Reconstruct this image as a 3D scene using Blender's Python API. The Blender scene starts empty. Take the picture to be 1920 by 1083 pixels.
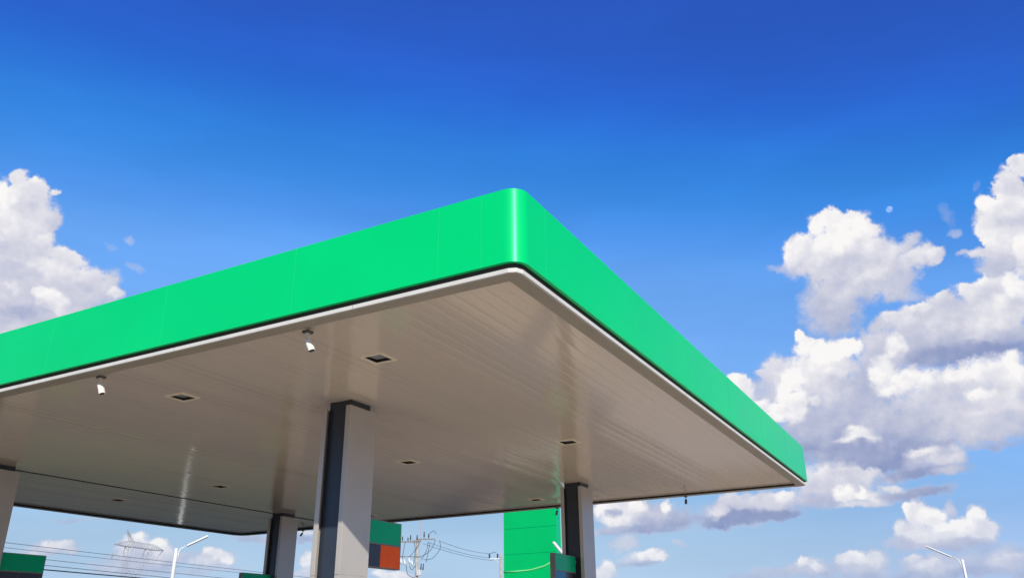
import bpy, bmesh, math, random
from mathutils import Vector, Matrix
R = math.radians
C = bpy.context.scene.collection
S = bpy.context.scene
random.seed(7)

# ------------------------------------------------------------------ camera
EYE = 1.6                                     # eye height above the forecourt
CAM = Vector((3.763, -7.0106, EYE))
yaw, pitch, roll, focal_px = -0.50077, 0.40183, -0.00982, 1557.63
fw = Vector((math.sin(yaw) * math.cos(pitch), math.cos(yaw) * math.cos(pitch), math.sin(pitch)))
rt = Vector((math.cos(yaw), -math.sin(yaw), 0))
up = rt.cross(fw)
rt2 = rt * math.cos(roll) + up * math.sin(roll)
up2 = -rt * math.sin(roll) + up * math.cos(roll)
cd = bpy.data.cameras.new('camera')
cam = bpy.data.objects.new('camera', cd)
C.objects.link(cam)
cam.matrix_world = Matrix(((rt2.x, up2.x, -fw.x, CAM.x), (rt2.y, up2.y, -fw.y, CAM.y),
                           (rt2.z, up2.z, -fw.z, CAM.z), (0, 0, 0, 1)))
cd.sensor_width = 36
cd.lens = focal_px / 1920 * 36
cd.clip_start, cd.clip_end = 0.1, 30000
S.camera = cam

# ------------------------------------------------------------------ sun, exposure
SUN = Vector((0.632, -0.663, 0.401)).normalized()      # direction towards the sun
sd = bpy.data.lights.new('sun', 'SUN')
sd.energy, sd.angle, sd.color = 4.4, R(0.53), (1.0, 0.94, 0.85)
so = bpy.data.objects.new('sun', sd)
C.objects.link(so)
so.rotation_euler = (-SUN).to_track_quat('-Z', 'Y').to_euler()
S.view_settings.view_transform = 'Standard'
S.view_settings.look = 'None'
S.view_settings.exposure = 0.0
S.view_settings.gamma = 1.0
S.view_settings.use_curve_mapping = False
S.cycles.use_adaptive_sampling = True
S.cycles.adaptive_threshold = 0.02
S.cycles.adaptive_min_samples = 16
S.cycles.use_denoising = True

# ------------------------------------------------------------------ world: Nishita sky with cumulus clouds
# each cloud lobe: azimuth, elevation, half width, half height (degrees), light level, upward light gain, edge softness, opacity
CLOUDS = [
    (-61.94,22.83,1.80,2.63,0.82,0.04,0.15,1.00), (-59.88,19.65,2.74,1.89,0.76,0.05,0.15,1.00), (-58.29,20.93,1.25,1.09,0.78,0.05,0.15,1.00), (-62.44,24.99,1.21,1.23,0.86,0.03,0.15,1.00), (-62.23,22.11,2.53,2.31,0.80,0.06,0.50,1.00),
    (-61.81,18.97,3.23,2.16,0.70,0.05,0.60,1.00), (-58.09,19.97,2.51,1.61,0.72,0.06,0.60,1.00), (-60.35,17.62,4.20,1.25,0.62,0.00,0.60,1.00), (-59.85,20.97,2.30,1.74,0.80,0.06,0.50,1.00), (-62.01,24.44,1.67,1.85,0.84,0.06,0.40,1.00),
    (-57.86,21.17,1.32,1.16,0.78,0.08,0.40,1.00), (-56.52,20.90,0.77,1.31,0.72,0.05,0.60,1.00), (-59.27,22.34,1.31,0.70,0.86,0.08,0.30,1.00), (-62.96,26.22,0.54,0.61,0.84,0.08,0.35,1.00), (-61.81,26.12,0.80,0.50,0.86,0.08,0.30,1.00),
    (-62.08,25.40,1.22,0.93,0.84,0.05,0.35,1.00), (-60.75,25.92,0.40,0.19,0.85,0.05,0.50,1.00), (-60.55,24.18,0.49,0.69,0.76,0.04,0.60,1.00), (-60.74,22.92,0.67,0.57,0.88,0.08,0.40,1.00), (-63.58,24.54,0.76,1.52,1.00,0.05,0.40,1.00),
    (-63.15,23.52,0.88,1.22,0.97,0.03,0.60,1.00), (-61.37,22.30,1.65,1.25,0.82,0.00,0.80,0.70), (-60.10,21.41,1.52,0.69,0.90,0.06,0.60,0.70), (-62.09,20.85,1.76,0.56,0.66,-0.05,0.80,0.70), (-62.36,19.83,0.74,0.74,0.97,0.05,0.60,1.00),
    (-61.57,18.53,1.44,0.49,0.45,0.00,0.80,0.80), (-60.26,19.71,0.65,0.44,1.00,0.06,0.50,1.00), (-59.36,19.35,1.15,0.63,0.93,0.10,0.50,1.00), (-57.90,19.00,1.23,0.45,0.75,0.00,0.80,0.80), (-57.76,20.69,0.56,0.32,0.62,0.00,0.90,0.60),
    (-55.91,20.59,0.58,0.46,0.85,0.08,0.50,1.00), (-61.02,17.35,1.73,0.43,0.72,0.00,0.80,1.00), (-55.86,24.39,0.43,0.26,0.80,0.05,0.98,0.45), (-55.08,22.52,0.73,0.26,0.76,0.05,0.98,0.36), (-56.95,23.62,0.39,0.20,0.70,0.05,0.98,0.22),
    (-5.14,23.20,2.70,1.68,0.80,0.08,0.15,1.00), (-4.34,24.63,1.53,1.14,0.92,0.04,0.15,1.00), (-3.81,21.94,2.62,1.33,0.76,0.05,0.15,1.00), (-5.79,20.53,1.41,1.49,0.60,0.05,0.20,1.00), (-6.30,19.56,2.07,1.70,0.58,0.06,0.70,0.95),
    (-6.80,20.68,1.70,1.36,0.62,0.05,0.70,0.90), (-4.69,20.88,2.31,1.34,0.66,0.06,0.60,1.00), (-2.44,21.19,2.24,1.39,0.72,0.08,0.50,0.97), (-1.53,20.01,1.26,0.52,0.66,0.03,0.90,0.70), (-8.20,22.98,1.41,0.62,0.72,0.05,0.90,0.80),
    (-3.03,22.49,2.45,1.49,0.80,0.06,0.50,1.00), (-0.25,22.23,1.32,0.84,0.82,0.08,0.40,1.00), (-0.87,23.17,0.84,0.46,0.74,0.08,0.60,0.90), (0.60,22.13,0.75,0.58,0.84,0.06,0.40,1.00), (-5.64,23.36,3.12,1.62,0.86,0.12,0.40,1.00),
    (-8.20,24.11,1.00,1.17,0.92,0.10,0.35,1.00), (-8.43,24.95,0.36,0.41,0.78,0.05,0.70,0.70), (-7.60,24.47,1.07,0.69,0.93,0.06,0.50,1.00), (-6.36,25.33,0.85,0.88,0.95,0.05,0.35,1.00), (-5.22,25.65,1.12,0.74,0.98,0.04,0.30,1.00),
    (-3.85,25.33,1.23,0.73,0.96,0.04,0.30,1.00), (-3.13,24.57,0.74,0.86,0.94,0.04,0.30,1.00), (-4.72,24.52,2.38,1.14,0.98,0.02,0.60,1.00), (-2.83,23.48,0.67,0.66,0.90,0.04,0.60,1.00), (-5.83,22.27,2.04,0.88,0.74,-0.05,0.90,0.80),
    (-2.89,21.44,1.30,0.46,0.88,0.04,0.80,0.70), (-9.67,22.94,0.72,0.24,0.70,0.03,0.90,0.50), (5.63,23.27,1.03,3.04,0.84,0.03,0.15,1.00), (4.62,22.22,1.04,1.54,0.84,0.03,0.15,1.00), (4.24,20.68,1.14,1.24,0.68,0.04,0.60,0.95),
    (5.68,22.29,1.68,3.04,0.80,0.00,0.50,1.00), (5.81,24.53,0.87,2.12,0.84,0.06,0.35,1.00), (6.71,26.22,0.87,0.78,0.90,0.06,0.30,1.00), (6.37,26.64,0.41,0.42,0.90,0.04,0.40,1.00), (5.42,25.61,0.41,0.61,0.85,0.06,0.40,1.00),
    (4.56,24.20,0.65,0.68,0.95,0.06,0.35,1.00), (5.41,24.14,0.99,0.67,0.92,0.04,0.50,1.00), (4.25,22.97,0.82,1.24,0.85,0.02,0.40,1.00), (3.55,21.56,1.00,0.44,0.80,0.04,0.60,1.00), (2.52,21.79,0.54,0.22,0.72,0.03,0.90,0.70),
    (4.90,22.15,1.15,1.11,0.88,0.05,0.60,1.00), (5.42,23.00,1.14,0.43,0.70,-0.02,0.90,0.50), (5.45,21.37,0.57,0.92,1.00,0.00,0.70,1.00), (4.20,20.53,0.75,0.56,0.66,0.00,0.80,0.80), (1.89,24.26,0.37,0.63,0.70,0.00,0.98,0.22),
    (2.21,23.02,0.55,0.19,0.90,0.05,0.98,0.50), (4.38,25.56,0.21,0.37,0.60,0.00,0.95,0.20), (2.20,23.79,0.43,0.57,0.65,0.00,0.98,0.16), (1.07,17.39,3.45,1.59,0.70,0.06,0.15,1.00), (3.72,18.52,1.41,1.24,0.84,0.05,0.15,1.00),
    (-1.27,18.11,1.54,0.97,0.72,0.06,0.15,1.00), (-2.52,16.63,2.46,1.31,0.62,0.03,0.60,0.95), (0.35,16.85,5.13,1.34,0.60,0.10,0.50,1.00), (2.44,18.12,3.66,1.88,0.74,0.06,0.50,1.00), (4.36,18.71,1.40,1.54,0.84,0.06,0.40,1.00),
    (0.15,18.87,1.51,1.16,0.76,0.08,0.35,1.00), (-1.82,18.54,1.86,0.85,0.74,0.08,0.40,1.00), (-3.50,18.30,0.96,0.46,0.74,0.06,0.60,1.00), (3.46,19.68,0.92,0.62,0.86,0.08,0.35,1.00), (2.31,19.52,0.88,0.69,0.85,0.08,0.35,1.00),
    (0.62,19.85,0.49,0.32,0.82,0.06,0.40,1.00), (-0.80,19.17,0.81,0.39,0.88,0.06,0.40,1.00), (-2.82,18.77,0.70,0.40,0.84,0.06,0.50,1.00), (4.69,19.12,0.73,1.11,0.97,0.03,0.50,1.00), (3.30,17.96,1.69,0.93,0.82,0.03,0.70,1.00),
    (-2.13,18.59,0.94,0.52,0.82,0.04,0.70,1.00), (2.84,15.94,2.76,0.74,0.26,0.05,0.70,0.90), (0.18,16.06,3.18,0.76,0.30,0.06,0.80,0.90), (-1.59,16.50,1.52,0.71,0.42,0.04,0.90,0.70), (-0.82,17.21,2.40,0.52,0.60,0.05,0.90,0.70),
    (3.88,16.72,1.65,0.49,0.55,0.10,0.90,0.70), (-6.11,12.72,4.33,1.98,0.55,0.08,0.60,1.00), (-1.81,12.25,4.58,1.59,0.58,0.10,0.60,1.00), (1.77,12.44,3.25,1.54,0.70,0.08,0.60,1.00), (-7.61,11.52,3.77,1.19,0.42,0.06,0.60,1.00),
    (-3.31,10.80,3.23,1.15,0.40,0.05,0.60,1.00), (1.23,11.26,2.99,0.80,0.58,0.10,0.60,1.00), (-5.25,10.33,3.61,0.84,0.30,0.04,0.60,1.00), (-3.46,16.77,1.07,1.32,0.80,0.06,0.50,1.00), (-4.45,14.88,2.19,1.65,0.60,0.03,0.70,1.00),
    (-6.16,14.40,2.23,1.67,0.60,0.02,0.70,1.00), (-8.71,12.96,1.96,1.35,0.58,0.04,0.60,1.00), (-4.22,17.04,1.40,1.46,0.70,0.06,0.60,1.00), (-6.37,16.13,1.44,1.08,0.84,0.04,0.70,1.00), (-7.54,15.06,1.64,1.35,0.80,0.04,0.70,1.00),
    (-9.75,15.12,1.75,2.06,0.84,0.06,0.50,1.00), (-11.70,14.77,1.38,1.38,0.66,0.04,0.80,0.90), (-10.41,16.57,1.17,1.04,0.82,0.06,0.50,1.00), (-7.86,16.30,1.99,1.36,0.90,0.06,0.50,1.00), (-8.61,18.58,0.45,0.52,1.00,0.06,0.35,1.00),
    (-8.40,18.10,0.55,0.41,0.95,0.03,0.50,1.00), (-7.98,17.70,1.22,0.68,1.00,0.05,0.40,1.00), (-6.69,17.20,1.52,0.88,1.00,0.04,0.40,1.00), (-5.81,17.43,0.86,0.81,1.00,0.04,0.40,1.00), (-5.35,17.20,0.39,0.74,0.97,0.04,0.40,1.00),
    (-7.02,16.20,1.32,0.54,0.88,0.02,0.80,1.00), (-6.75,15.83,0.99,0.34,0.92,0.04,0.80,0.80), (-9.32,15.70,1.02,0.75,1.00,0.05,0.50,1.00), (-9.65,14.59,1.14,1.37,1.00,0.03,0.50,1.00), (-9.22,14.03,0.87,1.02,0.97,0.03,0.50,1.00),
    (-10.95,13.91,1.22,0.75,0.97,0.05,0.50,1.00), (-8.03,14.09,0.46,0.40,0.86,0.06,0.60,1.00), (-11.94,14.27,1.03,0.48,0.93,0.06,0.60,1.00), (-9.52,14.99,0.47,0.10,0.70,0.00,0.90,0.50), (-12.95,16.03,0.85,0.77,1.00,0.06,0.30,1.00),
    (-12.50,15.36,0.70,0.76,0.96,0.04,0.50,1.00), (-13.09,14.89,0.91,0.77,0.95,0.03,0.50,1.00), (-11.55,16.44,0.45,0.31,0.86,0.08,0.60,0.90), (-11.13,16.19,0.69,0.28,0.80,0.03,0.80,0.70), (-2.53,14.90,2.12,0.97,0.92,0.06,0.50,1.00),
    (0.16,14.53,2.30,1.08,0.90,0.06,0.50,1.00), (2.52,14.56,1.94,1.36,0.92,0.05,0.50,1.00), (2.53,13.29,2.18,1.11,0.82,0.04,0.70,1.00), (-0.94,13.61,3.18,0.83,0.74,0.04,0.80,1.00), (-3.64,15.78,0.88,0.85,0.93,0.05,0.60,1.00),
    (-2.77,17.00,0.69,0.79,0.93,0.02,0.50,1.00), (-2.58,16.31,0.37,0.59,0.62,-0.05,0.90,0.70), (-3.86,15.47,0.63,0.46,1.00,0.04,0.60,1.00), (-2.34,15.11,1.04,0.45,1.00,0.03,0.60,1.00), (-3.23,14.53,0.68,0.29,1.00,0.05,0.70,1.00),
    (-1.77,14.80,0.91,0.45,1.00,0.03,0.60,1.00), (0.20,14.72,0.88,0.51,0.99,0.04,0.70,1.00), (3.55,15.28,0.61,0.74,0.97,0.05,0.50,1.00), (3.49,14.40,0.55,0.79,1.00,0.03,0.60,1.00), (1.41,13.45,0.85,0.37,0.97,0.06,0.70,1.00),
    (2.32,12.37,1.90,0.43,0.84,0.00,0.90,0.80), (0.07,12.67,2.55,0.44,0.72,0.00,0.90,0.70), (-5.81,12.02,1.13,0.56,1.00,0.10,0.98,0.95), (-6.53,11.79,0.82,0.26,1.00,0.04,0.95,0.90), (-5.14,11.69,0.68,0.29,0.90,0.04,0.95,0.90),
    (-5.67,11.54,0.63,0.29,0.42,0.00,0.95,0.95), (-5.12,11.03,4.78,0.39,0.32,0.00,0.90,0.70), (-7.75,10.60,1.90,0.39,0.42,0.08,0.90,0.80), (-1.75,10.26,1.67,0.85,0.62,0.10,0.85,1.00), (-2.36,10.64,1.00,0.35,0.88,0.08,0.95,1.00),
    (-1.64,10.06,0.87,0.37,0.72,0.06,0.80,1.00), (-0.67,10.21,0.52,0.68,0.70,0.06,0.80,1.00), (-2.36,9.43,2.30,0.44,0.40,0.04,0.70,1.00), (-3.57,9.34,2.06,0.38,0.30,0.04,0.80,1.00), (-1.20,9.32,1.14,0.37,0.58,0.02,0.90,1.00),
    (1.85,11.49,2.17,0.67,0.70,0.08,0.80,0.90), (1.34,10.46,2.44,0.24,0.40,0.05,0.90,0.70), (-7.65,9.21,3.10,1.17,0.74,0.04,0.50,1.00), (-5.36,9.68,0.74,0.32,0.82,0.06,0.60,1.00), (-6.65,9.46,1.55,0.52,0.80,0.05,0.70,1.00),
    (-8.77,8.14,3.12,0.52,0.60,0.06,0.70,1.00), (-7.13,8.46,0.93,0.64,1.00,0.05,0.60,1.00), (-6.50,8.48,0.43,0.58,1.00,0.05,0.50,1.00), (-5.63,8.10,0.91,0.57,0.88,0.04,0.70,1.00), (-6.75,8.88,0.31,0.39,0.66,0.00,0.90,0.70),
    (-7.89,9.72,1.89,0.33,0.78,0.05,0.80,1.00), (-6.31,7.73,1.82,0.22,0.74,0.06,0.80,1.00), (-3.80,8.12,1.76,0.44,0.44,0.08,0.60,0.95), (-4.46,8.65,0.78,0.32,0.80,0.06,0.70,1.00), (-2.88,8.21,1.73,0.37,0.40,0.04,0.70,0.90),
    (-2.01,8.14,0.46,0.25,0.30,0.00,0.90,0.60), (-13.42,7.73,3.60,0.93,0.55,0.10,0.50,1.00), (-12.02,8.32,2.29,0.60,0.78,0.06,0.60,1.00), (-14.37,8.27,1.34,0.53,0.74,0.06,0.70,1.00), (-14.13,7.43,3.62,0.56,0.25,0.08,0.70,1.00),
    (-11.65,7.32,1.62,0.39,0.28,0.04,0.80,0.90), (-15.27,7.81,0.88,0.40,0.82,0.04,0.70,1.00), (-10.99,8.60,0.98,0.40,0.92,0.05,0.60,1.00), (-19.26,7.62,2.76,1.08,0.55,0.06,0.50,1.00), (-21.35,7.85,2.10,1.16,0.84,0.05,0.50,1.00),
    (-22.38,8.39,1.06,0.62,0.95,0.04,0.50,1.00), (-20.44,8.34,0.84,0.48,0.97,0.05,0.60,1.00), (-22.08,7.46,1.06,0.54,0.94,0.03,0.60,1.00), (-18.34,8.27,0.35,0.47,0.90,0.02,0.70,1.00), (-22.16,7.94,0.57,0.31,0.42,0.00,0.70,0.80),
    (-18.77,7.27,2.06,0.74,0.45,0.10,0.70,1.00), (-20.37,6.74,2.76,0.30,0.38,0.04,0.80,1.00), (-22.47,6.86,1.40,0.27,0.62,0.04,0.80,1.00), (-21.63,6.10,1.25,0.47,0.76,0.06,0.80,0.80), (-20.31,5.14,2.05,0.53,0.62,0.10,0.70,0.90),
    (-19.95,5.33,1.37,0.40,0.92,0.08,0.60,1.00), (-19.11,5.11,0.82,0.30,0.90,0.05,0.70,1.00), (-21.20,4.67,2.06,0.23,0.35,0.00,0.90,0.70), (-17.76,5.74,0.54,0.26,0.74,0.08,0.80,0.60), (-22.77,4.47,0.62,0.79,0.92,0.06,0.50,1.00),
    (-22.97,4.04,1.03,0.53,0.85,0.06,0.70,1.00), (-2.37,5.55,2.77,0.84,0.72,0.10,0.50,1.00), (-3.60,6.76,0.64,1.05,0.95,0.04,0.40,1.00), (-3.88,7.34,0.30,0.43,1.00,0.04,0.40,1.00), (-2.93,6.72,0.75,0.67,0.94,0.06,0.40,1.00),
    (-1.86,5.97,1.40,0.72,0.92,0.06,0.50,1.00), (-1.92,7.14,0.40,0.61,0.70,0.05,0.90,0.85), (-0.46,6.43,0.72,0.90,0.98,0.05,0.40,1.00), (0.05,5.70,0.70,0.83,0.94,0.06,0.50,1.00), (-0.52,5.59,1.36,0.77,0.88,0.06,0.60,1.00),
    (-4.48,5.98,0.65,0.62,0.92,0.06,0.60,1.00), (-3.34,5.76,1.43,0.49,0.86,0.04,0.70,1.00), (-1.96,6.19,0.79,0.30,1.00,0.04,0.70,1.00), (-2.33,5.03,3.03,0.30,0.62,0.06,0.80,1.00), (-4.91,5.23,1.05,0.43,0.60,0.06,0.90,0.70),
    (-6.88,4.27,1.73,0.92,0.66,0.08,0.60,1.00), (-7.26,4.72,1.03,0.46,0.92,0.08,0.50,1.00), (-6.25,4.43,0.77,0.37,0.80,0.05,0.70,1.00), (-10.01,4.01,2.04,0.63,0.68,0.08,0.60,1.00), (-10.28,4.36,0.56,0.38,0.95,0.06,0.60,1.00),
    (-9.21,4.11,0.68,0.28,0.85,0.05,0.70,1.00), (-12.24,4.02,1.91,0.44,0.62,0.06,0.80,0.80), (-13.89,3.75,1.29,0.32,0.50,0.04,0.90,0.50), (-3.39,3.94,1.96,0.84,0.68,0.06,0.60,0.95), (-4.12,4.40,0.40,0.30,0.85,0.05,0.70,1.00),
    (-3.25,3.94,0.85,0.42,0.84,0.05,0.70,1.00), (-0.88,3.83,2.14,0.76,0.58,0.06,0.70,0.90), (0.78,3.99,1.31,0.69,0.68,0.08,0.60,0.95), (1.08,4.14,0.58,0.20,0.80,0.05,0.80,0.70), (-4.64,3.45,7.08,0.42,0.42,0.04,0.80,0.70),
    (0.11,4.66,1.86,0.35,0.48,0.00,0.90,0.50), (-56.90,5.20,1.56,0.47,0.70,0.10,0.60,0.95), (-56.53,5.45,0.95,0.39,0.86,0.08,0.60,1.00), (-57.82,4.99,0.65,0.23,0.80,0.04,0.80,0.80), (-56.04,5.05,0.39,0.24,0.76,0.04,0.80,1.00),
    (-51.81,4.91,2.43,0.80,0.62,0.08,0.60,1.00), (-52.41,5.91,0.66,0.49,0.92,0.05,0.60,1.00), (-51.32,5.64,0.85,0.50,0.95,0.05,0.60,1.00), (-52.97,5.64,0.77,0.61,0.84,0.04,0.70,1.00), (-50.94,5.15,0.91,0.50,0.84,0.04,0.70,1.00),
    (-50.00,4.96,1.23,0.44,0.66,0.06,0.80,0.80), (-53.78,4.34,1.46,0.30,0.62,0.05,0.90,0.70), (-51.99,4.14,2.71,0.36,0.50,0.03,0.90,0.70), (-47.48,4.79,1.53,0.57,0.74,0.10,0.60,1.00), (-47.85,5.16,0.63,0.44,0.96,0.06,0.50,1.00),
    (-47.20,5.05,0.76,0.32,0.92,0.06,0.60,1.00), (-46.84,4.74,0.51,0.32,0.94,0.05,0.70,1.00), (-48.41,4.65,0.81,0.28,0.85,0.05,0.80,1.00), (-47.72,4.16,2.54,0.28,0.55,0.03,0.90,0.70), (-45.06,6.12,1.98,0.29,0.45,0.06,0.80,0.80),
    (-46.07,6.35,1.31,0.19,0.62,0.05,0.90,0.60), (-55.66,6.91,1.44,0.15,0.45,0.00,0.95,0.50), (-42.11,6.57,1.01,0.26,0.86,0.00,0.80,0.90), (-42.07,6.04,1.35,0.30,0.40,0.00,0.80,0.80), (-42.03,4.87,0.60,0.58,0.92,0.08,0.60,1.00),
    (-42.08,4.22,0.86,0.45,0.72,0.05,0.70,1.00), (-36.33,3.99,1.17,0.46,0.93,0.08,0.60,1.00), (-37.19,4.05,0.68,0.46,0.90,0.06,0.70,1.00), (6.66,18.22,2.35,1.80,0.70,0.06,0.30,1.00), (7.48,20.87,1.60,2.38,0.80,0.05,0.30,1.00),
    (8.04,24.54,1.24,1.48,0.90,0.06,0.35,1.00), (6.56,15.11,2.78,0.77,0.40,0.06,0.70,0.90), (6.23,13.78,2.76,1.30,0.90,0.05,0.40,1.00), (-64.35,20.04,2.52,3.30,0.76,0.06,0.30,1.00), (-64.54,23.18,1.71,1.80,0.92,0.05,0.35,1.00),
    (-65.70,20.99,1.63,1.78,0.88,0.05,0.40,1.00), (-66.39,18.35,2.37,2.04,0.78,0.06,0.40,1.00), (-65.13,16.46,3.77,1.18,0.60,0.03,0.60,1.00),
]
def build_world():
    w = bpy.data.worlds.new('World')
    S.world = w
    w.use_nodes = True
    w.cycles.sampling_method = 'NONE'
    nt = w.node_tree
    N, L = nt.nodes, nt.links
    N.clear()

    def put(sock, v):
        if hasattr(v, 'is_output'):
            L.new(v, sock)
        else:
            sock.default_value = v

    def math_(op, a, b=0.0, c=0.0):
        n = N.new('ShaderNodeMath'); n.operation = op
        for s, v in zip(n.inputs, (a, b, c)):
            put(s, v)
        return n.outputs[0]

    def vec(op, a, b=(0, 0, 0), c=(0, 0, 0)):
        n = N.new('ShaderNodeVectorMath'); n.operation = op
        for s, v in zip(n.inputs, (a, b, c)):
            put(s, v)
        return n.outputs['Value' if op in ('LENGTH', 'DOT_PRODUCT') else 'Vector']

    def mixf(f, a, b):
        n = N.new('ShaderNodeMix'); n.data_type = 'FLOAT'
        put(n.inputs[0], f); put(n.inputs[2], a); put(n.inputs[3], b)
        return n.outputs[0]

    def mixc(f, a, b):
        n = N.new('ShaderNodeMix'); n.data_type = 'RGBA'
        put(n.inputs[0], f); put(n.inputs[6], a); put(n.inputs[7], b)
        return n.outputs[2]

    def remap(v, a, b, c, d, smooth=True):
        n = N.new('ShaderNodeMapRange')
        n.interpolation_type = 'SMOOTHSTEP' if smooth else 'LINEAR'
        for s, x in zip(n.inputs, (v, a, b, c, d)):
            put(s, x)
        return n.outputs[0]

    def noise(v, scale, detail, rough, dist=0.0):
        n = N.new('ShaderNodeTexNoise')
        put(n.inputs['Vector'], v)
        n.inputs['Scale'].default_value = scale
        n.inputs['Detail'].default_value = detail
        n.inputs['Roughness'].default_value = rough
        n.inputs['Distortion'].default_value = dist
        return n

    tc = N.new('ShaderNodeTexCoord')
    D = tc.outputs['Generated']
    sp = N.new('ShaderNodeSeparateXYZ'); L.new(D, sp.inputs[0])
    az = math_('MULTIPLY', math_('ARCTAN2', sp.outputs[0], sp.outputs[1]), 180 / math.pi)
    el = math_('MULTIPLY', math_('ARCSINE', sp.outputs[2]), 180 / math.pi)
    cb = N.new('ShaderNodeCombineXYZ'); L.new(az, cb.inputs[0]); L.new(el, cb.inputs[1])
    P = cb.outputs[0]

    # clear sky
    sky = N.new('ShaderNodeTexSky')
    sky.sky_type = 'NISHITA'
    sky.sun_disc = False
    sky.sun_elevation = math.asin(SUN.z)
    sky.sun_rotation = math.atan2(SUN.x, SUN.y)
    sky.altitude = 0
    sky.air_density, sky.dust_density, sky.ozone_density = SKYP
    # the deep, saturated blue of the photograph: a tone curve per channel on the sky's radiance
    s01 = vec('SCALE', sky.outputs[0]); s01.node.inputs['Scale'].default_value = WST
    rc = N.new('ShaderNodeRGBCurve')
    for ci, pts in enumerate(SKYC):
        cu = rc.mapping.curves[ci]
        cu.points[0].location, cu.points[1].location = (0, 0), (1, pts[-1][1])
        for p_ in pts:
            cu.points.new(*p_)
    rc.mapping.update()
    L.new(s01, rc.inputs['Color'])
    bs = vec('SCALE', rc.outputs[0]); bs.node.inputs['Scale'].default_value = 1.0 / WST
    # faint streaks of high thin haze
    st = noise(vec('MULTIPLY', P, (0.035, 0.15, 0)), 1.0, 5.0, 0.55)
    sk = remap(st.outputs[0], .35, .7, .955, 1.075)
    b2 = vec('SCALE', bs); L.new(sk, b2.node.inputs['Scale'])
    base = b2

    # billowing displacement of the cloud coordinates
    n1 = noise(D, 15.0, 3.0, 0.5)
    n2 = noise(D, 46.0, 6.0, 0.62)
    w1 = vec('MULTIPLY_ADD', n1.outputs['Color'], (WARP, WARP * .8, 0), (-WARP / 2, -WARP * .4, 0))
    w2 = vec('MULTIPLY_ADD', n2.outputs['Color'], (WARP2, WARP2, 0), (-WARP2 / 2, -WARP2 / 2, 0))
    # z carries a ragged fringe for the lobe edges
    n4 = noise(D, 75.0, 7.0, 0.66)
    cz = N.new('ShaderNodeCombineXYZ')
    L.new(math_('MULTIPLY', math_('SUBTRACT', n4.outputs[0], 0.5), RAG), cz.inputs[2])
    Q = vec('ADD', vec('ADD', vec('ADD', P, w1), w2), cz.outputs[0])

    # one cloud lobe as a node group: lays its light level (x) and cover (y) over what lies behind it
    g = bpy.data.node_groups.new('cloud_lobe', 'ShaderNodeTree')
    for nm in ('Q', 'Acc', 'Inv', 'Ofs', 'Light', 'Edge'):
        g.interface.new_socket(nm, in_out='INPUT', socket_type='NodeSocketVector')
    g.interface.new_socket('Out', in_out='OUTPUT', socket_type='NodeSocketVector')
    GN, GL = g.nodes, g.links
    gi, go = GN.new('NodeGroupInput'), GN.new('NodeGroupOutput')
    ma = GN.new('ShaderNodeVectorMath'); ma.operation = 'MULTIPLY_ADD'
    # (the vanishing share of Acc keeps the lobes in sequence when the shader is compiled)
    sq = GN.new('ShaderNodeVectorMath'); sq.operation = 'MULTIPLY_ADD'
    GL.new(gi.outputs[1], sq.inputs[0]); sq.inputs[1].default_value = (1e-7, 1e-7, 0); GL.new(gi.outputs[0], sq.inputs[2])
    GL.new(sq.outputs[0], ma.inputs[0]); GL.new(gi.outputs[2], ma.inputs[1]); GL.new(gi.outputs[3], ma.inputs[2])
    ln = GN.new('ShaderNodeVectorMath'); ln.operation = 'LENGTH'; GL.new(ma.outputs[0], ln.inputs[0])
    dp = GN.new('ShaderNodeVectorMath'); dp.operation = 'DOT_PRODUCT'
    GL.new(ma.outputs[0], dp.inputs[0]); GL.new(gi.outputs[4], dp.inputs[1])
    se = GN.new('ShaderNodeSeparateXYZ'); GL.new(gi.outputs[5], se.inputs[0])
    mr = GN.new('ShaderNodeMapRange'); mr.interpolation_type = 'SMOOTHSTEP'
    sz = GN.new('ShaderNodeVectorMath'); sz.operation = 'DOT_PRODUCT'; GL.new(sq.outputs[0], sz.inputs[0]); sz.inputs[1].default_value = (0, 0, 1)
    fr = GN.new('ShaderNodeMath'); fr.operation = 'ADD'
    GL.new(ln.outputs['Value'], fr.inputs[0]); GL.new(sz.outputs['Value'], fr.inputs[1])
    GL.new(fr.outputs[0], mr.inputs[0]); GL.new(se.outputs[0], mr.inputs[1]); GL.new(se.outputs[1], mr.inputs[2]); GL.new(se.outputs[2], mr.inputs[3])
    mr.inputs[4].default_value = 0.0
    co = GN.new('ShaderNodeCombineXYZ'); GL.new(dp.outputs['Value'], co.inputs[0]); co.inputs[1].default_value = 1.0
    mx = GN.new('ShaderNodeMix'); mx.data_type = 'VECTOR'
    GL.new(mr.outputs[0], mx.inputs[0]); GL.new(gi.outputs[1], mx.inputs[4]); GL.new(co.outputs[0], mx.inputs[5])
    GL.new(mx.outputs[1], go.inputs[0])
    # scattered fair-weather clouds over the part of the sky outside the view
    n3 = noise(vec('MULTIPLY', D, (1, 1, 2.2)), 3.2, 7.0, 0.58)
    far = math_('MULTIPLY', remap(math_('ABSOLUTE', math_('SUBTRACT', az, -20.0)), 62, 76, 0, 1),
                math_('MULTIPLY', remap(n3.outputs[0], .53, .63, 0, .9), remap(el, 60, 25, 0, 1)))
    fsh = remap(n3.outputs[0], .52, .75, .95, .55)
    # fine relief inside the clouds: brighter where a billow faces the sun
    off = vec('ADD', D, (-0.005, 0.0, 0.009))
    m0, m1 = noise(D, 26.0, 5.0, 0.55), noise(off, 26.0, 5.0, 0.55)
    rel = math_('MULTIPLY', math_('SUBTRACT', m0.outputs[0], m1.outputs[0]), REL)
    det = math_('MULTIPLY', math_('SUBTRACT', n2.outputs[0], 0.5), DET)
    relief = math_('ADD', rel, det)
    hz = remap(el, 0.0, 9.0, HAZE, 0.0)          # distance haze near the horizon

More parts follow.
